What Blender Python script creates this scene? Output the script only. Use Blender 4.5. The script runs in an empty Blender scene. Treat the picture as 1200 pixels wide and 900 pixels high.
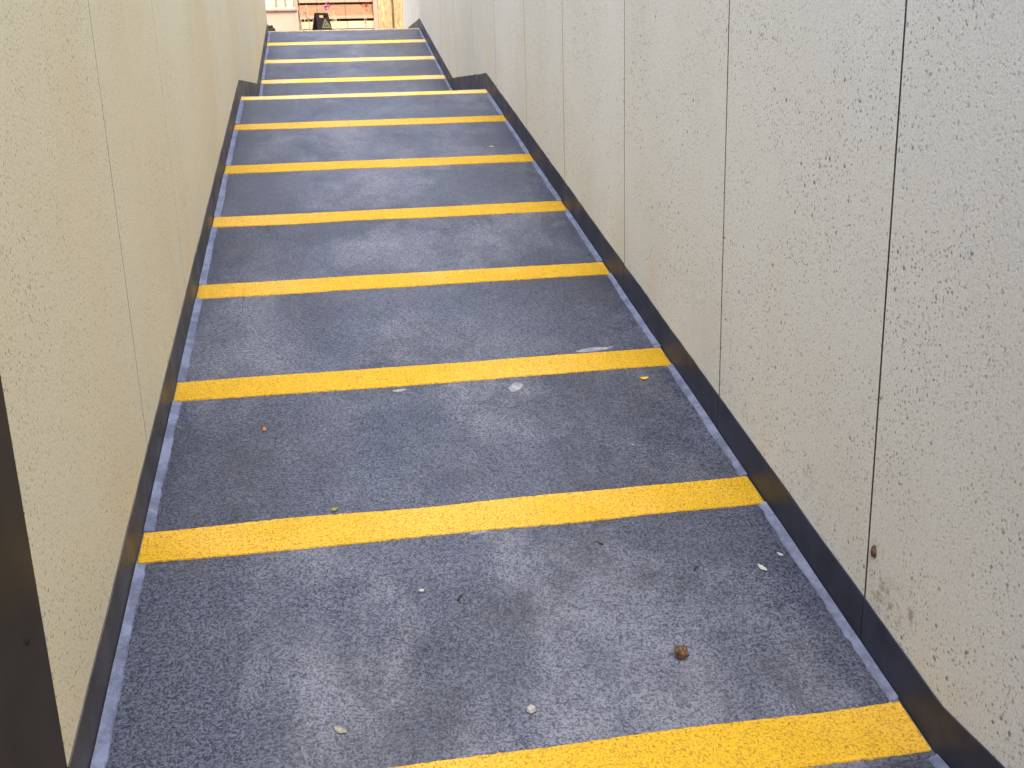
import bpy, bmesh, math, random
from mathutils import Vector, Matrix, noise

rnd = random.Random(7)
sc = bpy.context.scene
COL = sc.collection

# ------------------------------------------------------------------ camera
PITCH, YAW, ROLL, FPX, EYE = 0.2763, 0.1646, -0.0308, 1211.9, 1.50
cp, sp, cy, sy = math.cos(PITCH), math.sin(PITCH), math.cos(YAW), math.sin(YAW)
FWD = Vector((sy * cp, cy * cp, -sp))
_R = Vector((cy, -sy, 0)); _U = _R.cross(FWD)
RGT = _R * math.cos(ROLL) + _U * math.sin(ROLL)
UPV = -_R * math.sin(ROLL) + _U * math.cos(ROLL)
cam_d = bpy.data.cameras.new('camera'); cam = bpy.data.objects.new('camera', cam_d); COL.objects.link(cam)
cam_d.sensor_width = 36.0; cam_d.lens = 36.0 * FPX / 1200.0
cam_d.clip_start = 0.05; cam_d.clip_end = 2000
M4 = Matrix((RGT, UPV, -FWD)).transposed().to_4x4(); M4.translation = (0, 0, EYE)
cam.matrix_world = M4
sc.camera = cam

# ------------------------------------------------------------------ sky, sun, exposure
SUN_AZ_VEC = Vector((0.02, -1.0, 0)).normalized()      # horizontal direction towards the sun
SUN_EL = math.radians(55)
w = bpy.data.worlds.new('World'); sc.world = w; w.use_nodes = True
nt = w.node_tree; nt.nodes.clear()
sky = nt.nodes.new('ShaderNodeTexSky'); sky.sky_type = 'NISHITA'; sky.sun_disc = False
sky.sun_elevation = SUN_EL
sky.sun_rotation = math.atan2(SUN_AZ_VEC.x, SUN_AZ_VEC.y)
sky.air_density = 1.0; sky.dust_density = 6.0; sky.ozone_density = 1.0
bg = nt.nodes.new('ShaderNodeBackground'); bg.inputs['Strength'].default_value = 0.15
wo = nt.nodes.new('ShaderNodeOutputWorld')
nt.links.new(sky.outputs[0], bg.inputs['Color']); nt.links.new(bg.outputs[0], wo.inputs['Surface'])
sun_d = bpy.data.lights.new('sun', 'SUN'); sun_d.energy = 0.65; sun_d.angle = math.radians(50); sun_d.color = (1.0, 0.94, 0.85)
sun = bpy.data.objects.new('sun', sun_d); COL.objects.link(sun)
to_sun = (SUN_AZ_VEC * math.cos(SUN_EL) + Vector((0, 0, math.sin(SUN_EL)))).normalized()
sun.rotation_euler = to_sun.to_track_quat('Z', 'Y').to_euler(); sun.location = (-20, -10, 25)
sc.view_settings.view_transform = 'Standard'; sc.view_settings.look = 'None'
sc.view_settings.gamma = 1.0; sc.view_settings.use_curve_mapping = False
sc.view_settings.exposure = 1.70
sc.cycles.max_bounces = 6; sc.cycles.diffuse_bounces = 4

# ------------------------------------------------------------------ measurements of the place
XL, XR = -0.632, 1.272
Y0, S1, Y1 = 1.86, 0.2292, 8.45
ZL = (Y1 - Y0) * S1
Y2, S2, Y3 = 10.72, 0.2373, 14.03
ZC = ZL + (Y3 - Y2) * S2
HS = 0.130
def wall_top(y): return 2.75 + .085 * max(y, 0.0)

def floor_z(y):
    if y < Y0: return 0.0
    if y < Y1: return (y - Y0) * S1
    if y < Y2: return ZL
    if y < Y3: return ZL + (y - Y2) * S2
    return ZC

def ray(u, v):
    return FWD + RGT * ((u - 600) / FPX) - UPV * ((v - 450) / FPX)
def at(u, v, Y):
    d = ray(u, v); t = Y / d.y
    return Vector((0, 0, EYE)) + d * t
def on_ramp(u, v):
    d = ray(u, v); t = (EYE + Y0 * S1) / (S1 * d.y - d.z)
    return Vector((0, 0, EYE)) + d * t
def on_x(u, v, X):
    d = ray(u, v); t = X / d.x
    return Vector((0, 0, EYE)) + d * t

# ------------------------------------------------------------------ builders
def tag(o, label=None, cat=None, group=None, kind=None):
    if label: o['label'] = label
    if cat: o['category'] = cat
    if group: o['group'] = group
    if kind: o['kind'] = kind
    return o

def empty(name, loc, label=None, cat=None, group=None, rz=0.0):
    o = bpy.data.objects.new(name, None); COL.objects.link(o)
    o.location = loc; o.rotation_euler = (0, 0, rz); o.empty_display_size = 0.1
    return tag(o, label, cat, group)

def mk(name, verts, faces, mat, parent=None, smooth=False, local=False):
    """world-space verts -> an object whose origin sits at the base of its own shape (local: verts already in the parent's frame)"""
    xs = [v[0] for v in verts]; ys = [v[1] for v in verts]; zs = [v[2] for v in verts]
    org = Vector(((min(xs) + max(xs)) / 2, (min(ys) + max(ys)) / 2, min(zs)))
    me = bpy.data.meshes.new(name)
    me.from_pydata([tuple(Vector(v) - org) for v in verts], [], faces)
    bm = bmesh.new(); bm.from_mesh(me)
    bmesh.ops.recalc_face_normals(bm, faces=bm.faces)
    bm.to_mesh(me); bm.free()
    me.materials.append(mat)
    if smooth:
        for p in me.polygons: p.use_smooth = True
    o = bpy.data.objects.new(name, me); COL.objects.link(o)
    if parent is not None:
        o.parent = parent
        o.location = org if local else org - world_loc(parent)
    else:
        o.location = org
    return o

def world_loc(o):
    l = Vector(o.location)
    while o.parent is not None:
        o = o.parent; l += Vector(o.location)
    return l

class MB:
    def __init__(s): s.v = []; s.f = []
    def box(s, x0, x1, y0, y1, z0, z1):
        n = len(s.v)
        s.v += [(x0, y0, z0), (x1, y0, z0), (x1, y1, z0), (x0, y1, z0), (x0, y0, z1), (x1, y0, z1), (x1, y1, z1), (x0, y1, z1)]
        s.f += [tuple(n + i for i in q) for q in ((0, 3, 2, 1), (4, 5, 6, 7), (0, 1, 5, 4), (1, 2, 6, 5), (2, 3, 7, 6), (3, 0, 4, 7))]
        return s
    def loft(s, rings, close=True, caps=True):
        n = len(s.v); k = len(rings[0])
        for r in rings: s.v += [tuple(p) for p in r]
        for i in range(len(rings) - 1):
            for j in range(k if close else k - 1):
                a = n + i * k + j; b = n + i * k + (j + 1) % k
                s.f.append((a, b, b + k, a + k))
        if caps and close:
            s.f.append(tuple(n + j for j in range(k))[::-1]); s.f.append(tuple(n + (len(rings) - 1) * k + j for j in range(k)))
        return s
    def tube(s, pts, r0, r1, k=6):
        rings = []
        for i, p in enumerate(pts):
            p = Vector(p)
            d = (Vector(pts[min(i + 1, len(pts) - 1)]) - Vector(pts[max(i - 1, 0)])).normalized()
            a = d.orthogonal().normalized(); b = d.cross(a)
            r = r0 + (r1 - r0) * i / max(1, len(pts) - 1)
            rings.append([p + (a * math.cos(2 * math.pi * j / k) + b * math.sin(2 * math.pi * j / k)) * r for j in range(k)])
        return s.loft(rings)
    def leaf(s, p, d, l, wd, up=Vector((0, 0, 1))):
        d = d.normalized(); side = d.cross(up)
        if side.length < 1e-3: side = Vector((1, 0, 0))
        side.normalize(); nrm = side.cross(d)
        n = len(s.v)
        s.v += [tuple(p), tuple(p + d * l * .45 + side * wd / 2 + nrm * wd * .12), tuple(p + d * l - nrm * l * .12), tuple(p + d * l * .45 - side * wd / 2 + nrm * wd * .12), tuple(p + d * l * .5)]
        s.f += [(n, n + 1, n + 4), (n + 1, n + 2, n + 4), (n + 2, n + 3, n + 4), (n + 3, n, n + 4)]
        return s
    def build(s, name, mat, parent=None, **k): return mk(name, s.v, s.f, mat, parent, **k)

def bevel(o, wdt=0.004, seg=2):
    m = o.modifiers.new('bevel', 'BEVEL'); m.width = wdt; m.segments = seg; m.limit_method = 'ANGLE'
    return o

# ------------------------------------------------------------------ materials
class NM:
    def __init__(s, name, rough=0.7, spec=0.3):
        s.m = bpy.data.materials.new(name); s.m.use_nodes = True
        s.t = s.m.node_tree; s.b = s.t.nodes['Principled BSDF']
        s.b.inputs['Roughness'].default_value = rough; s.b.inputs['Specular IOR Level'].default_value = spec
        g = s.t.nodes.new('ShaderNodeNewGeometry'); s.pos = g.outputs['Position']
    def L(s, a, b): s.t.links.new(a, b)
    def n(s, k, **kw):
        x = s.t.nodes.new(k)
        for a, b in kw.items(): setattr(x, a, b)
        return x
    def vec(s, scale=(1, 1, 1), off=(0, 0, 0)):
        m = s.n('ShaderNodeMapping'); m.inputs['Scale'].default_value = scale; m.inputs['Location'].default_value = off
        s.L(s.pos, m.inputs['Vector']); return m.outputs[0]
    def noise(s, scale, detail=3, rough=.55, vec=None, dist=0):
        x = s.n('ShaderNodeTexNoise'); x.inputs['Scale'].default_value = scale; x.inputs['Detail'].default_value = detail
        x.inputs['Roughness'].default_value = rough; x.inputs['Distortion'].default_value = dist
        s.L(vec if vec else s.pos, x.inputs['Vector']); return x.outputs['Fac']
    def voro(s, scale, vec=None, rand=1.0):
        x = s.n('ShaderNodeTexVoronoi'); x.inputs['Scale'].default_value = scale; x.inputs['Randomness'].default_value = rand
        s.L(vec if vec else s.pos, x.inputs['Vector']); return x
    def ramp(s, v, a, b, lo=0.0, hi=1.0, smooth=True):
        x = s.n('ShaderNodeMapRange'); x.interpolation_type = 'SMOOTHSTEP' if smooth else 'LINEAR'
        x.inputs['From Min'].default_value = a; x.inputs['From Max'].default_value = b
        x.inputs['To Min'].default_value = lo; x.inputs['To Max'].default_value = hi
        s.L(v, x.inputs['Value']); return x.outputs[0]
    def math(s, op, a, b=None):
        x = s.n('ShaderNodeMath', operation=op)
        for i, q in enumerate((a, b)):
            if q is None: continue
            if isinstance(q, (int, float)): x.inputs[i].default_value = q
            else: s.L(q, x.inputs[i])
        return x.outputs[0]
    def mix(s, fac, a, b, mode='MIX'):
        x = s.n('ShaderNodeMix', data_type='RGBA', blend_type=mode)
        if isinstance(fac, (int, float)): x.inputs[0].default_value = fac
        else: s.L(fac, x.inputs[0])
        for i, q in ((6, a), (7, b)):
            if isinstance(q, tuple): x.inputs[i].default_value = (*q, 1)
            else: s.L(q, x.inputs[i])
        return x.outputs[2]
    def color(s, c):
        if isinstance(c, tuple): s.b.inputs['Base Color'].default_value = (*c, 1)
        else: s.L(c, s.b.inputs['Base Color'])
        return s
    def bump(s, h, strength=.3, dist=.003):
        x = s.n('ShaderNodeBump'); x.inputs['Strength'].default_value = strength; x.inputs['Distance'].default_value = dist
        s.L(h, x.inputs['Height']); s.L(x.outputs[0], s.b.inputs['Normal']); return s
    def rough(s, v): s.L(v, s.b.inputs['Roughness']); return s

def simple(name, c, var=.25, scale=14, rough=.75, bump=.15, bscale=120, spec=.3):
    k = NM(name, rough, spec)
    f = k.ramp(k.noise(scale, 4), .3, .7)
    k.color(k.mix(f, tuple(x * (1 - var) for x in c), tuple(min(1, x * (1 + var * .6)) for x in c)))
    k.bump(k.noise(bscale, 3), bump, .002)
    return k.m

def floor_paint():
    k = NM('painted_asphalt', .42, .6)
    g1 = k.noise(155, 2, .75)                         # aggregate grain
    g2 = k.noise(340, 1, .7, k.vec((1, 1, 1), (3, 8, 2)))
    g3 = k.noise(84, 2, .7, k.vec((1, 1, 1), (1, 5, 9)))
    grain = k.math('ADD', k.math('ADD', k.math('MULTIPLY', g1, .52), k.math('MULTIPLY', g2, .26)), k.math('MULTIPLY', g3, .24))
    grain = k.math('SUBTRACT', grain, .012)
    dust_sheen = k.ramp(k.noise(1.6, 7, .74, k.vec((1.3, .75, .75), (3.1, 0, 0)), .15), .42, .68)  # pale dust patches that also carry the soft sky sheen as colour
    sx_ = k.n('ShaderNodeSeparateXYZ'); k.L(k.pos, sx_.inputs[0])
    trod_sheen = k.ramp(k.math('ABSOLUTE', k.math('SUBTRACT', sx_.outputs['X'], .34)), .20, .95, .34, -.18)   # dusty walking line, also brightened to paint in the ramp's sheen
    dust_sheen = k.math('MAXIMUM', k.math('ADD', k.math('MULTIPLY', dust_sheen, 1.0), k.math('MULTIPLY', trod_sheen, k.ramp(k.noise(3.0, 4, .7), .3, .6))), 0.0)
    dark = k.ramp(k.noise(1.6, 7, .74, k.vec((1.1, .8, .8), (9, 4, 0)), .15), .48, .66)
    c = k.mix(k.ramp(grain, .43, .57), (.006, .009, .019), (.066, .080, .126))
    c = k.mix(k.math('MULTIPLY', dust_sheen, .72), c, k.mix(k.ramp(grain, .41, .56), (.030, .036, .056), (.152, .171, .226)))  # bluish pale tone: dust plus painted sky sheen
    c = k.mix(k.math('MULTIPLY', dark, .6), c, k.mix(k.ramp(grain, .43, .60), (.005, .0065, .012), (.042, .048, .073)))
    pit = k.ramp(k.voro(55).outputs['Distance'], .05, .12)
    c = k.mix(pit, (.025, .025, .035), c)
    tint = k.ramp(k.noise(5, 3), .35, .65)
    c = k.mix(k.math('MULTIPLY', tint, .10), c, (.075, .075, .08), 'MIX')
    k.color(c)
    k.rough(k.ramp(dust_sheen, 0, 1, .38, .52))
    k.bump(grain, .65, .006)
    return k.m

def stripe_paint():
    k = NM('yellow_line_paint', .5, .4)
    g1 = k.noise(150, 3, .65); g2 = k.noise(330, 2, .6)
    grain = k.math('ADD', k.math('MULTIPLY', g1, .65), k.math('MULTIPLY', g2, .35))
    wear = k.ramp(k.noise(1.3, 4, .55, k.vec((1, 1, 1), (1.7, 2.2, 0))), .44, .66)
    c = k.mix(wear, (.455, .290, .004), (.53, .335, .042))
    c = k.mix(k.ramp(grain, .36, .55), (.20, .10, .006), c)
    dirt = k.ramp(k.noise(9, 5, .7, k.vec((1, 1, 1), (5, 5, 0))), .56, .80, 0, .35)
    c = k.mix(dirt, c, (.36, .24, .06))
    hole = k.ramp(k.voro(38).outputs['Distance'], .03, .10)
    c = k.mix(hole, (.16, .10, .03), c)
    k.color(c); k.bump(grain, .8, .005)
    return k.m

def worn_paint():
    k = NM('worn_yellow_line_paint', .6, .3)
    f = k.ramp(k.noise(2.2, 5, .65, k.vec((1, 1, 1), (4, 1, 0))), .38, .62)
    c = k.mix(f, (.56, .39, .045), (.52, .40, .18))
    c = k.mix(k.ramp(k.noise(22, 4, .7), .58, .74, 0, .6), c, (.16, .14, .13))
    k.color(c); k.bump(k.noise(150, 2), .5, .004)
    return k.m

def edge_paint():
    k = NM('pale_blue_edge', .5, .4)
    f = k.ramp(k.noise(14, 5, .7), .34, .66)
    c = k.mix(f, (.070, .086, .140), (.135, .162, .255))
    c = k.mix(k.ramp(k.noise(6, 4, .6, k.vec((1, 1, 1), (7, 1, 0))), .60, .72, 0, .5), c, (.30, .33, .40))
    k.color(c); k.bump(k.noise(110, 3), .6, .004)
    return k.m

def skirting_paint(name, c):
    k = NM(name, .5, .3)
    f = k.ramp(k.noise(6, 5, .6), .35, .7)
    cc = k.mix(f, tuple(x * .75 for x in c), tuple(x * 1.25 for x in c))
    k.color(k.mix(k.ramp(k.noise(40, 4, .7), .66, .78, 0, .5), cc, (.16, .14, .13)))
    k.rough(k.ramp(k.noise(5, 3),   .3, .7, .42, .6))
    k.bump(k.noise(90, 3), .12, .002)
    return k.m

def wall_stone(name, base, light, spot, tint, seed, streak, stain=None):
    """pale composite panel: sandy grain, dark pits of several sizes, faint run-down streaks"""
    k = NM(name, .72, .25)
    big = k.noise(.9, 4, .55, k.vec((1, 1, .6), (seed, seed, 0)))
    c = k.mix(k.ramp(big, .34, .66), base, light)
    st = k.noise(4.0, 4, .6, k.vec((1, 1, .07), (seed * 2, 0, 0)))
    c = k.mix(k.ramp(st, .50, .74, 0, streak), c, tint)
    sand = k.noise(170, 2, .65)
    c = k.mix(k.ramp(sand, .34, .60, .22, 0), c, spot)
    clump = k.ramp(k.noise(2.4, 3, .6, k.vec((1, 1, 1), (0, seed, 3))), .36, .60, .35, 1)
    h = None
    for kind, sc_, a, b, strength, off in (('v', 36, .73, .18, .84, 4), ('v', 68, .46, .22, .66, 1), ('n', 140, .61, .72, .52, 7)):
        if kind == 'v':
            v = k.voro(sc_, k.vec((1, 1, .9), (seed + off, off, 0)))
            ragged = k.math('ADD', v.outputs['Distance'], k.math('MULTIPLY', k.math('SUBTRACT', sand, .5), .35))
            m = k.math('MULTIPLY', k.ramp(ragged, b * .5, b * 1.5, 1, 0), k.ramp(v.outputs['Color'], a, a + .10))
        else:
            m = k.ramp(k.noise(sc_, 1, .5, k.vec((1, 1, .9), (seed + off, off, 0))), a, b)
        c = k.mix(k.math('MULTIPLY', k.math('MULTIPLY', m, strength), clump), c, spot)
        h = m if h is None else k.math('MAXIMUM', h, m)
    # grime creeping up from the skirting in uneven tongues
    sep = k.n('ShaderNodeSeparateXYZ'); k.L(k.pos, sep.inputs[0])
    rel = k.math('SUBTRACT', sep.outputs['Z'], k.math('MULTIPLY', k.math('MAXIMUM', k.math('SUBTRACT', sep.outputs['Y'], Y0), 0.0), S1))
    tongue = k.ramp(k.noise(3.2, 5, .65, k.vec((1, 1, .5), (seed, 2, 1))), .42, .70)
    grime = k.math('MULTIPLY', k.ramp(rel, .10, .75, 1, 0), tongue)
    c = k.mix(k.math('MULTIPLY', grime, .55), c, tint)
    scab = k.math('MULTIPLY', k.ramp(k.noise(26, 5, .75), .56, .68), k.math('MULTIPLY', k.ramp(rel, .12, .34, 1, 0), k.ramp(k.noise(2.1, 2, .5, k.vec((1, 1, 1), (1.3, .35, 0))), .56, .66)))
    c = k.mix(k.math('MULTIPLY', scab, .6), c, (.20, .14, .085))
    if stain:
        for (sy_, sz_, ry, rz_, stg) in stain:
            dv = k.n('ShaderNodeVectorMath', operation='LENGTH')
            mp = k.n('ShaderNodeMapping'); mp.inputs['Location'].default_value = (0, -sy_ / ry, -sz_ / rz_); mp.inputs['Scale'].default_value = (0, 1 / ry, 1 / rz_)
            k.L(k.pos, mp.inputs['Vector']); k.L(mp.outputs[0], dv.inputs[0])
            bl = k.math('MULTIPLY', k.ramp(dv.outputs['Value'], .2, 1.0, 1, 0), k.ramp(k.noise(38, 4, .7), .44, .62))
            c = k.mix(k.math('MULTIPLY', bl, stg), c, (.17, .115, .07))
    k.color(c)
    hh = k.math('SUBTRACT', k.math('MULTIPLY', sand, .35), h)
    k.bump(hh, .24, .003)
    return k.m

def wood(name, a, b, vert=True):
    k = NM(name, .65, .3)
    v = k.vec((9, 9, 1.6) if vert else (.9, 9, 9))
    f = k.ramp(k.noise(2.0, 5, .65, v, 3.5), .36, .64)
    k.color(k.mix(f, a, b)); k.bump(f, .2, .003)
    return k.m

MAT = dict(
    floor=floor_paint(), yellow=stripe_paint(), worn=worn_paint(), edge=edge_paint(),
    skR=skirting_paint('navy_skirting_paint', (.028, .033, .056)), skL=skirting_paint('charcoal_skirting_paint', (.062, .058, .060)),
    wallR=wall_stone('grey_speckled_panel', (.645, .655, .60), (.69, .71, .675), (.11, .105, .09), (.60, .545, .44), 3.0, .18, [(a_.y, a_.z, ry_, rz_, g_) for a_, ry_, rz_, g_ in ((on_x(1042, 706, XR), .10, .075, .55), (on_x(1066, 712, XR), .018, .085, .6), (on_x(1025, 690, XR), .05, .10, .35), (on_x(945, 560, XR), .05, .10, .3))]),
    wallL=wall_stone('beige_speckled_panel', (.645, .57, .375), (.675, .63, .46), (.16, .135, .075), (.60, .565, .45), 11.0, .25),
    core=simple('joint_shadow_mortar', (.035, .033, .028), .3, 9),
    dark=simple('dark_brown_metal', (.031, .023, .015), .35, 5, .5, .08, 60),
    ground=simple('earth', (.22, .18, .13), .3, .8),
    paving=simple('cream_paving', (.38, .31, .21), .15, 3),
    kerb=simple('tan_kerb_stone', (.36, .30, .21), .25, 20),
    tile=simple('cream_tile', (.54, .47, .285), .08, 6, .45),
    pale=simple('pinkish_render', (.36, .295, .23), .10, 1.8),
    coping=simple('terracotta_coping', (.29, .175, .12), .2, 12),
    cream=simple('cream_paint', (.56, .49, .355), .1, 4),
    plaster=simple('pale_plaster', (.27, .235, .165), .12, 1.0),
    glass=simple('grey_glass', (.30, .32, .30), .15, 2, .15, .02),
    board=wood('peach_board', (.29, .17, .090), (.36, .22, .12), False),
    ledge=wood('pink_board', (.42, .26, .175), (.47, .30, .205), False),
    gap=simple('brown_shadow_board', (.045, .022, .008), .3, 8),
    slab=wood('tan_wood_slab', (.26, .165, .070), (.50, .355, .18), True),
    black=simple('black_plastic', (.010, .008, .007), .3, 12, .6, .05, 120, .2),
    olive=simple('olive_print', (.12, .115, .055), .3, 60, .6),
    stem=simple('pale_stem', (.52, .39, .28), .3, 30),
    foliage=simple('dusty_leaf', (.30, .20, .10), .4, 30, .6),
    pink=simple('pink_petal', (.46, .14, .28), .2, 30, .6),
    red=simple('red_petal', (.38, .035, .02), .25, 30, .6),
    pebble=simple('pale_pebble', (.24, .25, .25), .25, 90, .8),
    brown=simple('brown_husk', (.085, .052, .028), .5, 120, .8, .6, 260),
    leaf_pale=simple('pale_dry_leaf', (.33, .35, .33), .2, 90, .7),
    leaf_yellow=simple('yellow_leaf', (.46, .30, .02), .25, 90, .6),
    leaf_green=simple('olive_leaf', (.17, .17, .05), .3, 90, .6),
    leaf_orange=simple('orange_leaf', (.33, .12, .05), .3, 90, .6),
    leaf_grey=simple('grey_leaf', (.19, .20, .165), .3, 90, .7),
    twig=simple('dark_twig', (.020, .018, .018), .3, 60),
    scuff=simple('paint_scuff', (.185, .205, .25), .35, 45, .55, .6, 150),
    stone=simple('dark_stone', (.045, .042, .032), .4, 30, .8, .5, 60),
)

# ------------------------------------------------------------------ ground, paved ways
def profile_sheet(name, x0, x1, ys, dz, mat, thick=None, parent=None):
    mb = MB()
    rings = []
    for y in ys:
        z = floor_z(y) + dz
        if thick is None: rings.append([(x0, y, z), (x1, y, z)])
        else: rings.append([(x0, y, z), (x1, y, z), (x1, y, z - thick), (x0, y, z - thick)])
    mb.loft(rings, close=thick is not None)
    return mb.build(name, mat, parent)

g = profile_sheet('ground', -400, 400, [-400, Y0, Y1, Y2, Y3, 600], -.16, MAT['ground']); tag(g, kind='structure')

def path_piece(name, ya, yb):
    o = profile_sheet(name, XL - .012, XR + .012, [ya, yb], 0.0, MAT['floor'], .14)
    return tag(o, kind='structure')
flat = path_piece('path', -4.0, Y0 - .0005)
ramp1 = path_piece('ramp', Y0, Y1)
landing = path_piece('landing', Y1 + .0005, Y2 - .0005)
ramp2 = path_piece('ramp', Y2, Y3)
mb = MB(); mb.box(-60, 60, Y3 + .16, 200, ZC - .12, ZC)
paving = tag(mb.build('pavement', MAT['paving']), kind='structure')
mb = MB(); mb.box(XL - .012, XR + .012, Y3 + .001, Y3 + .158, ZC - .14, ZC + .014)
kb = bevel(mb.build('kerb', MAT['kerb']), .006); tag(kb, kind='structure')

# ------------------------------------------------------------------ yellow stripes
stripes = [(1.879, 2.027), (2.853, 2.999), (3.780, 3.925), (4.697, 4.845), (5.600, 5.750), (6.520, 6.675), (7.501, 7.646), (8.355, 8.449),
           (10.33, 10.48), (11.270, 11.425), (12.225, 12.385), (13.190, 13.345)]
def wob(y, s, amp_slow, amp_fast):
    return amp_slow * noise.noise(Vector((y * 2.3, s, 0))) + amp_fast * noise.noise(Vector((y * 55.0, s, 7)))
def stripe(i, ya, yb):
    n = 190; rings = []
    par = ramp1 if yb < Y1 else (landing if yb < Y2 else ramp2)
    x0, x1 = XL + .005, XR - .005
    far = ya > 8
    for k in range(n + 1):
        x = x0 + (x1 - x0) * k / n
        a = ya + wob(x, i * 3.1, .012, .0035); b = yb + wob(x, i * 3.1 + 50, .010, .0035)
        if yb > Y1 - .01 and yb < Y1 + .01: b = Y1 - .0005
        t = .004
        rings.append([(x, a, floor_z(a) - .002), (x, a, floor_z(a) + t), (x, b, floor_z(b) + t), (x, b, floor_z(b) - .002)])
    return MB().loft(rings).build('stripe', MAT['worn' if ya > 8 else 'yellow'], par)
for i, (a, b) in enumerate(stripes): stripe(i, a, b)

# ------------------------------------------------------------------ pale painted fillets along both edges, between the stripes
def fillet(side, ya, yb, par, seed):
    X = XL if side < 0 else XR
    n = max(2, int((yb - ya) / .012)); rings = []
    for k in range(n + 1):
        y = ya + (yb - ya) * k / n; z = floor_z(y)
        wd = (.032 if side < 0 else .027) + .007 * noise.noise(Vector((y * 4, seed, 1))) + .005 * noise.noise(Vector((y * 40, seed, 2)))
        hh = .010 + .003 * noise.noise(Vector((y * 6, seed, 3)))
        xi = X - side * wd; xo = X - side * .003
        rings.append([(xo, y, z - .001), (xi, y, z - .001), (xi + side * .004, y, z + .0035), (xi + side * wd * .55, y, z + .0055), (xo, y, z + hh)])
    return MB().loft(rings).build('edge_strip', MAT['edge'], par)
ends = [(-1.5, Y0)] ; prev = Y0
segs = [(-1.0, 1.858, flat)]
for a, b in zip(stripes[:7], stripes[1:8]): segs.append((a[1] + .004, b[0] - .004, ramp1))
segs += [(Y1 + .01, 10.32, landing), (Y2 + .002, 11.26, ramp2), (11.435, 12.215, ramp2), (12.395, 13.18, ramp2), (13.355, Y3 - .004, ramp2)]
for i, (a, b, p) in enumerate(segs):
    for s in (-1, 1): fillet(s, a, b, p, i * 7.7 + s)

# ------------------------------------------------------------------ scuffs of bare paint on the ramp
def scuff(u, v, l, wd, ang, seed, par=ramp1):
    c = on_ramp(u, v); pts = []
    n = 22
    for k in range(n):
        t = 2 * math.pi * k / n
        r = 1 + .35 * noise.noise(Vector((math.cos(t) * 1.6, math.sin(t) * 1.6, seed)))
        x = l / 2 * math.cos(t) * r; y = wd / 2 * math.sin(t) * r
        X = c.x + x * math.cos(ang) - y * math.sin(ang); Y = c.y + x * math.sin(ang) + y * math.cos(ang)
        pts.append((X, Y))
    top = [(x, y, floor_z(y) + .003) for x, y in pts]; bot = [(x, y, floor_z(y) - .001) for x, y in pts]
    mb = MB().loft([bot, top]); return mb.build('paint_scuff', MAT['scuff'], par)
for a in ((605, 454, .075, .045, .9, 1), (697, 410, .15, .026, .08, 2), (468, 458, .055, .014, .1, 3), (560, 625, .05, .010, .1, 4),
          (1065, 893, .0, .0, 0, 5)):
    if a[2] > 0: scuff(*a)

fp_ = MB(); ring = []
for k in range(26):
    t = 2 * math.pi * k / 26; q = 1 + .3 * noise.noise(Vector((math.cos(t) * 2, math.sin(t) * 2, 31)))
    ring.append((1.03 + .20 * math.cos(t) * q, 1.80 + .034 * math.sin(t) * q))
fp_.loft([[(x, y, -.001) for x, y in ring], [(x, y, .003) for x, y in ring]])
fp_.build('paint_scuff', MAT['scuff'], flat)

# ------------------------------------------------------------------ panelled walls with painted skirtings
def skirt_piece(par, side, ya, yb, mat, seed):
    X = XL if side < 0 else XR
    cuts = sorted(set([ya, yb] + [c for c in (Y0, Y1, Y2, Y3) if ya < c < yb]))
    ys = []
    for a, b in zip(cuts[:-1], cuts[1:]):
        n = max(1, int((b - a) / .05)); ys += [a + (b - a) * k / n for k in range(n)]
    ys.append(cuts[-1]); rings = []
    for y in ys:
        zb = floor_z(y) - .05; zt = floor_z(y) + HS + .005 * noise.noise(Vector((y * 3, seed, 0))) + .0025 * noise.noise(Vector((y * 25, seed, 3)))
        xo = X + side * .012; xi = X
        rings.append([(xo, y, zb), (xi, y, zb), (xi, y, zt), (xo, y, zt)])
    o = MB().loft(rings).build('skirting', mat, par)
    return o

def sloped(xa, xb, ya, yb, z0, dz):
    xa, xb = sorted((xa, xb))
    ys = [ya] + ([0.0] if ya < 0 < yb else []) + [yb]
    return MB().loft([[(xa, y, z0), (xb, y, z0), (xb, y, wall_top(y) + dz), (xa, y, wall_top(y) + dz)] for y in ys])
def wall(name, side, edges, gap, mat, skmat, label, y_end_sk):
    X = XL if side < 0 else XR
    face = X + side * .004                        # panel face sits 4 mm behind the skirting face
    e = empty(name, (X + side * .1, edges[0], -.3), label, 'wall')
    core = sloped(face + side * .022, face + side * .30, edges[0] + .003, edges[-1] - .003, -.3, -.03)
    core.build('wall_core', MAT['core'], e)
    for i, (a, b) in enumerate(zip(edges[:-1], edges[1:])):
        ga = gap / 2 if i else 0; gb = gap / 2 if i < len(edges) - 2 else 0
        off = 0.0
        x0, x1 = sorted((face + off, face + side * .021))
        p = sloped(x0, x1, a + ga, b - gb, max(-.3, floor_z(a) - .35), 0).build('panel', mat, e)
        if i:
            sloped(face + side * .0004, face + side * .0215, a - gap / 2 + .0002, a + gap / 2 - .0002, max(-.3, floor_z(a) - .35), -.01).build('joint_sealant', MAT['core'], e)
        ya, yb = a + ga * .6, min(b - gb * .6, y_end_sk)
        if yb - ya > .02: skirt_piece(e, side, ya, yb, skmat, i * 5 + side)
    xa_, xb_ = sorted((X - side * .02, X + side * .34))
    cap = MB().loft([[(xa_, y, wall_top(y) + .001), (xb_, y, wall_top(y) + .001), (xb_, y, wall_top(y) + .05), (xa_, y, wall_top(y) + .05)] for y in sorted([edges[0], edges[-1]] + ([0.0] if edges[0] < 0 else []))])
    cap.build('coping', MAT['kerb'], e)
    return e
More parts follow.
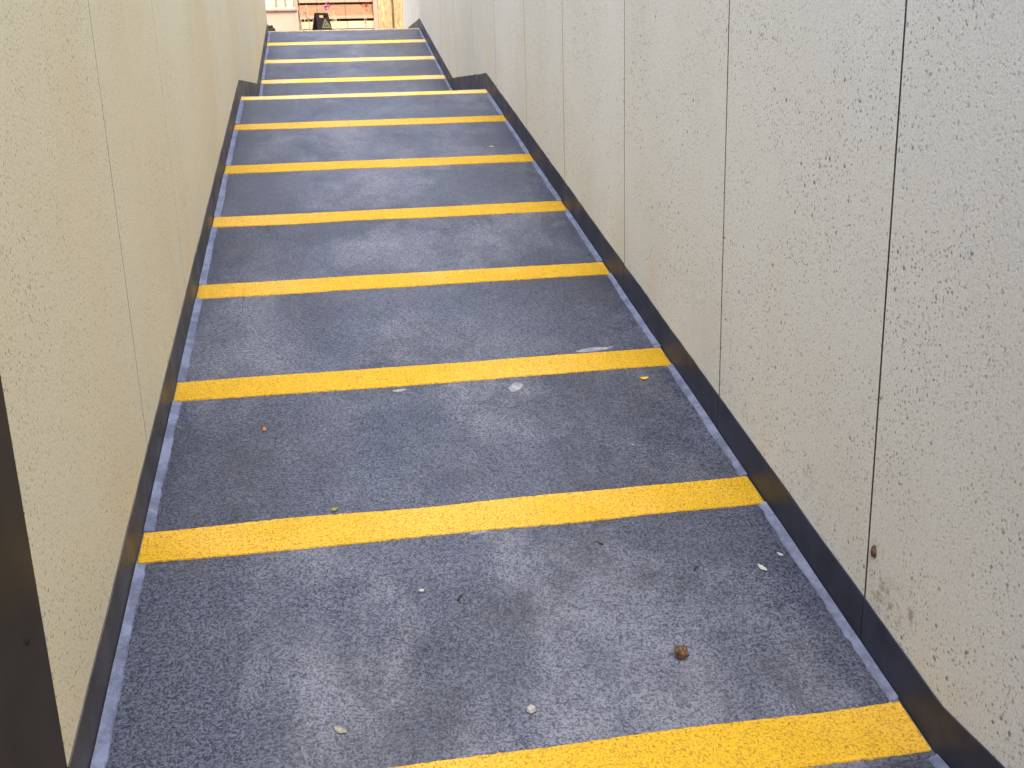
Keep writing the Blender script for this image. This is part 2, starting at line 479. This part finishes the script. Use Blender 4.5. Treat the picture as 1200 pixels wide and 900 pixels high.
edgesR = [-3.4, -2.2, -.98, .20, 1.18, 2.232, 3.286, 4.487, 5.688, 6.785, 7.985, 9.185, 10.385, 11.585, 12.785, 13.985, 15.185, 16.70]
edgesL = [2.008, 3.259, 4.466, 5.667, 6.868, 8.069, 9.27, 10.47, 11.67, 12.87, 13.93]
wall('panelled_wall', 1, edgesR, .009, MAT['wallR'], MAT['skR'], 'tall grey speckled panel wall with wide open joints and navy skirting', 16.6)
wall('panelled_wall', -1, edgesL, .007, MAT['wallL'], MAT['skL'], 'tall beige speckled panel wall with hairline joints and charcoal skirting', 13.93)

# dark brown sheet-metal cladding before the beige wall starts
dk = empty('metal_cladding', (XL - .05, -1.2, 0), 'dark brown flat metal sheet standing at the near end of beige wall', 'cladding')
face = XL - .0028
MB().box(face - .30, face - .02, -3.4, 2.003, -.2, 2.75).build('backing', MAT['core'], dk)
for a, b in ((-3.4, -1.602), (-1.598, .198), (.202, 2.003)):
    bevel(MB().box(face - .018, face, a, b, 0.0, 2.73).build('sheet', MAT['dark'], dk), .002)
def bolt(y, z):
    pts = []
    rings = []
    for (x, r) in ((0.0, .006), (.003, .006), (.0045, .004)):
        rings.append([(face + x, y + r * math.cos(t * math.pi / 4), z + r * math.sin(t * math.pi / 4)) for t in range(8)])
    MB().loft(rings).build('bolt', MAT['black'], dk)
pb = on_x(31, 752, face); bolt(pb.y, pb.z); bolt(pb.y, pb.z + .8); bolt(pb.y, pb.z + 1.6)

# ------------------------------------------------------------------ what lies on the ramp
slope_n = Vector((0, -S1, 1)).normalized(); slope_f = Vector((0, 1, S1)).normalized()
def lump(name, p, r, mat, seed, squash=(1, 1, .7), rough_=.35, sub=3, parent=None):
    bm = bmesh.new(); bmesh.ops.create_icosphere(bm, subdivisions=sub, radius=1)
    for v in bm.verts:
        d = 1 + rough_ * noise.noise(v.co * 1.7 + Vector((seed, 0, 0))) + rough_ * .3 * noise.noise(v.co * 5 + Vector((0, seed, 0)))
        v.co = Vector((v.co.x * squash[0], v.co.y * squash[1], v.co.z * squash[2])) * (r * d)
    zmin = min(v.co.z - S1 * v.co.y for v in bm.verts)
    vs = [tuple(v.co + Vector((p.x, p.y, p.z - zmin - .001))) for v in bm.verts]
    fs = [tuple(v.index for v in f.verts) for f in bm.faces]; bm.free()
    return mk(name, vs, fs, mat, parent, smooth=True)

def fallen_leaf(u, v, l, wd, ang, mat, label, curl=.25, lift=.0):
    p = on_ramp(u, v)
    ax = (Vector((1, 0, 0)) * math.cos(ang) + slope_f * math.sin(ang)).normalized(); sd = slope_n.cross(ax)
    rows = 9; top = []; mb = MB(); rings = []
    for i in range(rows):
        t = i / (rows - 1); hw = wd / 2 * (math.sin(math.pi * min(1, t * .96 + .02)) ** .8) * (1.15 - .3 * t) + .0004
        x = (t - .5) * l; zc = curl * l * (t - .5) ** 2 + .0015 + lift * t
        row = []
        for s, dz in ((-1, curl * wd * .5), (-.5, curl * wd * .15), (0, 0), (.5, curl * wd * .15), (1, curl * wd * .5)):
            row.append(p + ax * x + sd * (s * hw) + slope_n * (zc + dz))
        und = [q - slope_n * .0007 for q in row[::-1]]
        rings.append(row + und)
    mb.loft(rings)
    e = mb.build('fallen_leaf', mat, None, smooth=True)
    return tag(e, label, 'leaf')
fallen_leaf(893, 666, .034, .015, 2.0, MAT['leaf_pale'], 'pale lens-shaped dry leaf, the larger of two whitish leaves beside the navy skirting')
fallen_leaf(914, 650, .020, .010, 2.2, MAT['leaf_pale'], 'tiny pale dry leaf, the smaller of two whitish leaves beside the navy skirting')
fallen_leaf(755, 444, .036, .020, .1, MAT['leaf_yellow'], 'small yellow leaf lying on dark ramp just below a yellow stripe', .3)
fallen_leaf(399, 857, .036, .017, 2.5, MAT['leaf_grey'], 'grey green pointed leaf on dark ramp near the lowest yellow stripe', .4)
fallen_leaf(310, 504, .024, .013, 1.7, MAT['leaf_orange'], 'tiny orange leaf fragment on the ramp near the beige wall', .4)
fallen_leaf(392, 598, .026, .016, .2, MAT['leaf_green'], 'small olive green leaf touching the upper edge of a yellow stripe', .5)
fallen_leaf(576, 172, .035, .016, .3, MAT['leaf_pale'], 'pale leaf speck far up the lower ramp near navy skirting', .2)
tag(lump('pebble', on_ramp(622, 835), .0115, MAT['pebble'], 3, (1.1, .9, .75)), 'round pale grey pebble beside the lowest yellow stripe', 'pebble')
tag(lump('pebble', on_ramp(494, 693), .0065, MAT['pebble'], 5, (1.3, .8, .6)), 'tiny whitish chip of stone in the middle of the ramp', 'pebble')
tag(lump('pebble', on_ramp(742, 522), .0042, MAT['pebble'], 8), 'very tiny white stone grain between two yellow stripes', 'pebble')
sp_ = on_ramp(798, 772)
husk = empty('seed_husk', sp_, 'brown dried fruit with short stalk lying on the dark ramp', 'fruit')
lump('fruit', sp_, .0175, MAT['brown'], 21, (.95, .85, .95), .5, 3, husk)
MB().tube([sp_ + Vector((.002, 0, .024)), sp_ + Vector((.008, .004, .034)), sp_ + Vector((.016, .012, .040))], .0022, .0013, 6).build('stalk', MAT['brown'], husk)
for (u, v, l, a, lab) in ((541, 702, .022, .6, 'short curled dark twig lying in the middle of the ramp'), (704, 637, .018, 2.2, 'small black bark crumb just below a yellow stripe'), (817, 668, .020, .3, 'thin dark twig bit beside two pale leaves')):
    p = on_ramp(u, v) + slope_n * .003
    ax = Vector((1, 0, 0)) * math.cos(a) + slope_f * math.sin(a); sd = slope_n.cross(ax)
    pts = [p + ax * (l * (t - .5)) + sd * (l * .35 * math.sin(t * 2.6)) + slope_n * (.004 * t) for t in (0, .25, .5, .75, 1)]
    tag(MB().tube(pts, .003, .0014, 6).build('twig', MAT['twig'], None, smooth=True), lab, 'twig')

# a brown husk stuck to the grey wall beside the joint
pw = on_x(1025, 646, XR + .003)
bm = bmesh.new(); bmesh.ops.create_icosphere(bm, subdivisions=3, radius=1)
vs = []
for v in bm.verts:
    d = 1 + .4 * noise.noise(v.co * 1.8 + Vector((4, 1, 0)))
    vs.append((pw.x - .002 + v.co.x * .007 * d, pw.y + v.co.y * .009 * d, pw.z + v.co.z * .016 * d))
fs = [tuple(v.index for v in f.verts) for f in bm.faces]; bm.free()
tag(mk('cocoon', vs, fs, MAT['brown'], None, True), 'small brown cocoon clinging to the grey wall beside a joint', 'cocoon')

# ------------------------------------------------------------------ the sunlit place above the ramp
def zat(v, Y, u=400): return at(u, v, Y).z
def xat(u, Y, v=18): return at(u, v, Y).x

# dark stone beside the end of the beige wall
p = at(316, 36.5, 14.35); p.z = ZC
vs_ = lump('dark_stone', Vector((p.x - .01, 14.36, ZC)), .066, MAT['stone'], 12, (1.2, .9, .72), .5)
tag(vs_, 'dark weathered stone at the top corner of the beige wall', 'stone')

# pinkish rendered parapet with terracotta coping
Yp = 19.4
par_ = empty('parapet', (xat(330, Yp), Yp + .2, ZC), 'low pinkish rendered parapet with terracotta coping at the top of the ramp', 'parapet')
xa, xb = xat(270, Yp), xat(349.5, Yp)
zt = zat(13.5, Yp, 330)
bevel(MB().box(xa, xb, Yp, Yp + .4, ZC, zt).build('wall', MAT['pale'], par_), .01)
bevel(MB().box(xa - .02, xb - .015, Yp - .035, Yp + .43, zt, zt + .035).build('coping', MAT['coping'], par_), .008)
bevel(MB().box(xat(345.8, Yp), xb - .002, Yp - .012, Yp - .0005, ZC, zt - .03).build('corner_pilaster', MAT['pale'], par_), .003)
# balustrade on the parapet
bal = empty('balustrade', (xat(330, Yp), Yp + .2, zt + .035), 'cream balustrade with square posts on the pinkish parapet', 'balustrade')
zb0 = zt + .0355; zb1 = zat(-4, Yp + .2, 330)
MB().box(xa, xb - .05, Yp + .13, Yp + .29, zb1, zb1 + .07).build('top_rail', MAT['cream'], bal)
MB().box(xa, xb - .05, Yp + .15, Yp + .27, zb0, zb0 + .04).build('bottom_rail', MAT['cream'], bal)
x = xa + .03
while x < xb - .1:
    MB().box(x, x + .075, Yp + .17, Yp + .25, zb0 + .04, zb1).build('baluster', MAT['cream'], bal); x += .155
# pale house behind the balustrade
Yh = 26.0
hs_ = empty('house', (xat(300, Yh), Yh, ZC), 'pale plastered house with grey windows behind the cream balustrade', 'house')
hx0, hx1 = xat(180, Yh), xat(352, Yh)
MB().box(hx0, hx1, Yh, Yh + 5, ZC, ZC + 5.2).build('wall', MAT['plaster'], hs_)
bevel(MB().box(hx0 - .2, hx1 + .2, Yh - .25, Yh + 5.2, ZC + 5.2, ZC + 5.4).build('roof', MAT['coping'], hs_), .02)
for i, u0 in enumerate((200, 232, 264, 296, 316, 327, 337)):
    wx = xat(u0, Yh); w0 = .14 if i > 3 else .5
    z0_ = zat(9, Yh, 330); z1_ = z0_ + (.36 if i > 3 else 1.1)
    f = MB()
    fr = .025
    f.box(wx, wx + fr, Yh - .03, Yh - .001, z0_, z1_); f.box(wx + w0 - fr, wx + w0, Yh - .03, Yh - .001, z0_, z1_)
    f.box(wx + fr, wx + w0 - fr, Yh - .03, Yh - .001, z1_ - fr, z1_); f.box(wx + fr, wx + w0 - fr, Yh - .03, Yh - .001, z0_, z0_ + fr)
    wn = f.build('window', MAT['cream'], hs_)
    MB().box(wx + fr, wx + w0 - fr, Yh - .018, Yh - .002, z0_ + fr, z1_ - fr).build('pane', MAT['glass'], wn)

# cream tiled base wall and timber boarding on it
Yt = 20.6
x0, x1 = xat(349.8, Yt), xat(440, Yt)
zb = zat(34.2, Yt); zt1 = zat(24.8, Yt); zt2 = zat(22.2, Yt)
tb = empty('tiled_wall', ((x0 + x1) / 2, Yt + .2, ZC), 'low wall of large cream tiles under the peach timber boards', 'wall')
MB().box(x0, x1, Yt + .022, Yt + .5, ZC, zt1 - .002).build('wall_core', MAT['gap'], tb)
xs = [x0, xat(362, Yt), xat(384, Yt), xat(406.5, Yt), xat(428, Yt), x1]
for a, b in zip(xs[:-1], xs[1:]):
    bevel(MB().box(a + .004, b - .004, Yt, Yt + .02, zb + .012, zt1).build('tile', MAT['tile'], tb), .003)
MB().box(x0, x1, Yt + .006, Yt + .021, ZC, zb + .002).build('plinth', MAT['kerb'], tb)
sn = empty('timber_screen', ((x0 + x1) / 2, Yt + .2, zt1), 'peach timber board screen with dark gaps standing on the tiled wall', 'screen')
ztop = zat(-60, Yt)
MB().box(x0, x1, Yt + .12, Yt + .2, zt1, ztop).build('backing', MAT['gap'], sn)
def board(va, vb, mat, y0, name='board'):
    za, zc_ = zat(vb, Yt), zat(va, Yt)
    cuts = [x0 + .02, xat(372, Yt), xat(405, Yt), x1 - .04]
    for a, b in zip(cuts[:-1], cuts[1:]):
        bevel(MB().box(a + .002, b - .002, y0, Yt + .118, za, zc_).build(name, mat, sn), .004)
board(18.6, 22.0, MAT['ledge'], Yt - .03, 'ledge')
board(5.0, 18.4, MAT['board'], Yt + .05)
board(-8, 2.6, MAT['ledge'], Yt + .02)
board(-24, -10, MAT['board'], Yt + .05)
board(-40, -26, MAT['board'], Yt + .05)
board(-59, -42, MAT['board'], Yt + .05)
bevel(MB().box(x1 - .035, x1 + .04, Yt - .05, Yt + .2, ZC, ztop).build('post', MAT['ledge'], sn), .006)

# two tan wood-grained slabs side by side
Yc = 18.3
for (ua, ub, y, lab) in ((443.5, 459.6, Yc, 'broad tan wood-grained slab pillar next to the timber screen'), (462.0, 474, Yc - .06, 'narrow tan wood-grained slab pillar next to the end of grey wall')):
    a, b = xat(ua, y), xat(ub, y)
    e = empty('slab_pillar', ((a + b) / 2, y, ZC), lab, 'pillar')
    bevel(MB().box(a, b, y, y + .10, ZC + .03, ZC + 3.6).build('slab', MAT['slab'], e), .012)
    if ua < 450: MB().box(a + .02, b + .05, y + .102, y + .13, ZC, ZC + 3.55).build('backing', MAT['kerb'], e)
    MB().box(a + .01, b - .01, y + .012, y + .09, ZC, ZC + .03).build('foot', MAT['gap'], e)

# black folding floor sign
sx = xat(376.5, 18.8); SH = zat(15.2, 18.8, 375) - ZC
sg = empty('floor_sign', (sx, 18.8, ZC), 'black folding floor sign with olive triangle print and handle slot', 'sign', rz=math.radians(30))
def leaf_panel(front):
    s = -1 if front else 1
    def P(x, t, off): # t 0 bottom .. 1 top ; off thickness
        return (x, s * (.135 * (1 - t) + .012 + off), SH * t)
    def hw(t): return .165 - .05 * t
    mb = MB(); th = .016
    def slab(xa, xb, ta, tb_):
        n = len(mb.v)
        q = []
        for t in (ta, tb_):
            k = hw(t) / hw(0)
            q += [P(xa * k, t, 0), P(xb * k, t, 0), P(xb * k, t, th), P(xa * k, t, th)]
        mb.v.extend(q)
        mb.f.extend([tuple(n + i for i in f) for f in ((0, 1, 2, 3), (4, 7, 6, 5), (0, 4, 5, 1), (1, 5, 6, 2), (2, 6, 7, 3), (3, 7, 4, 0))])
    W = hw(0)
    slab(-W, W, 0.0, .86); slab(-W, -.085, .86, .94); slab(.085, W, .86, .94); slab(-W, W, .94, 1.0)
    return mb, P, th
mb, P, th = leaf_panel(True); bevel(mb.build('front_panel', MAT['black'], sg, local=True), .003)
fp = sg.children[0]
mb2, _, _ = leaf_panel(False); mb2.build('back_panel', MAT['black'], sg, local=True)
# triangle outline and sliding figure, printed shapes on the front panel
tri = MB()
def prism(pts):
    n = len(tri.v); k = len(pts)
    for off in (th + .0008, th + .003):
        for (x, t) in pts: tri.v.append(P(x, t, off))
    tri.f.append(tuple(range(n, n + k))); tri.f.append(tuple(range(n + k, n + 2 * k))[::-1])
    for j in range(k): tri.f.append((n + j, n + (j + 1) % k, n + k + (j + 1) % k, n + k + j))
A, B, C_ = (.035, .84), (-.055, .56), (.13, .56); a2, b2, c2 = (.035, .755), (-.018, .60), (.094, .60)
prism([A, B, b2, a2]); prism([B, C_, c2, b2]); prism([C_, A, a2, c2])
prism([(.03, .70), (.05, .71), (.062, .67), (.085, .62), (.07, .615), (.045, .645), (.015, .615), (.0, .62)])
tri.build('printed_emblem', MAT['olive'], sg, local=True)

# bare-stemmed flowering plants before the boards
def plant(u, Y, h, seed, label, petal=None, ns=5, nleaf=26, lean=0.0, spread=.16):
    r = random.Random(seed); x = xat(u, Y); base = Vector((x, Y, ZC))
    e = empty('flowering_plant', base, label, 'plant', 'plants before the timber boards')
    tips = []
    leaves = MB()
    for i in range(ns):
        a = r.uniform(0, 6.28); hh = h * r.uniform(.75, 1.05); sp2 = spread * r.uniform(.3, 1)
        pts = [base + Vector((math.cos(a) * sp2 * t * t + lean * t + .012 * r.uniform(-1, 1), math.sin(a) * sp2 * t * t * .7, hh * t)) for t in (0, .25, .5, .75, 1)]
        MB().tube(pts, .011, .004, 5).build('stem', MAT['stem'], e); tips.append(pts[-1])
        for j in range(nleaf // ns):
            t = r.uniform(.45, 1); k = min(3, int(t * 4)); q = pts[k].lerp(pts[k + 1], t * 4 - k)
            leaves.leaf(q, Vector((r.uniform(-1, 1), r.uniform(-1, 1), r.uniform(-.3, .8))), r.uniform(.05, .10), r.uniform(.02, .04))
    leaves.build('leaves', MAT['foliage'], e)
    if petal:
        fm, pos, rad, cnt = petal
        b = MB()
        for i in range(cnt):
            q = pos + Vector((r.gauss(0, rad), r.gauss(0, rad * .6), r.gauss(0, rad * .8)))
            b.leaf(q, Vector((r.uniform(-1, 1), r.uniform(-1, .3), r.uniform(-.5, 1))), .05, .04)
        b.build('blossom', fm, e)
        MB().tube([tips[0], tips[0].lerp(pos, .5) + Vector((0, 0, .02)), pos], .004, .003, 5).build('flower_stalk', MAT['stem'], e)
plant(353, 19.9, zat(9, 19.9) - ZC, 3, 'bare grey-stemmed plant beside the pinkish parapet', None, 5, 20)
plant(364, 20.1, zat(6, 20.1) - ZC, 5, 'thin leafy plant between parapet and black floor sign', None, 4, 24)
plant(384, 20.1, zat(10, 20.1) - ZC, 9, 'plant with a magenta pink blossom behind the black floor sign', (MAT['pink'], at(383, 8.5, 20.1), .045, 46), 4, 20)
plant(392, 19.8, zat(13, 19.8) - ZC, 15, 'pale slender stems standing right of the black floor sign', None, 5, 8, .03, .08)
plant(428, 20.2, zat(12, 20.2) - ZC, 19, 'thin plant with a red blossom near the tan slab pillars', (MAT['red'], at(427.5, 6, 20.2), .035, 30), 2, 6, 0, .06)

# house front closing the place behind the boards
Yb = 27.0
bb = empty('rendered_house', (xat(420, Yb), Yb, ZC), 'tall peach rendered house behind the timber boards', 'house')
bx0, bx1 = xat(356, Yb), xat(356, Yb) + 9
MB().box(bx0, bx1, Yb, Yb + 6, ZC, ZC + 6).build('wall', MAT['plaster'], bb)
bevel(MB().box(bx0 - .2, bx1 + .2, Yb - .3, Yb + 6.2, ZC + 6, ZC + 6.25).build('roof', MAT['coping'], bb), .02)
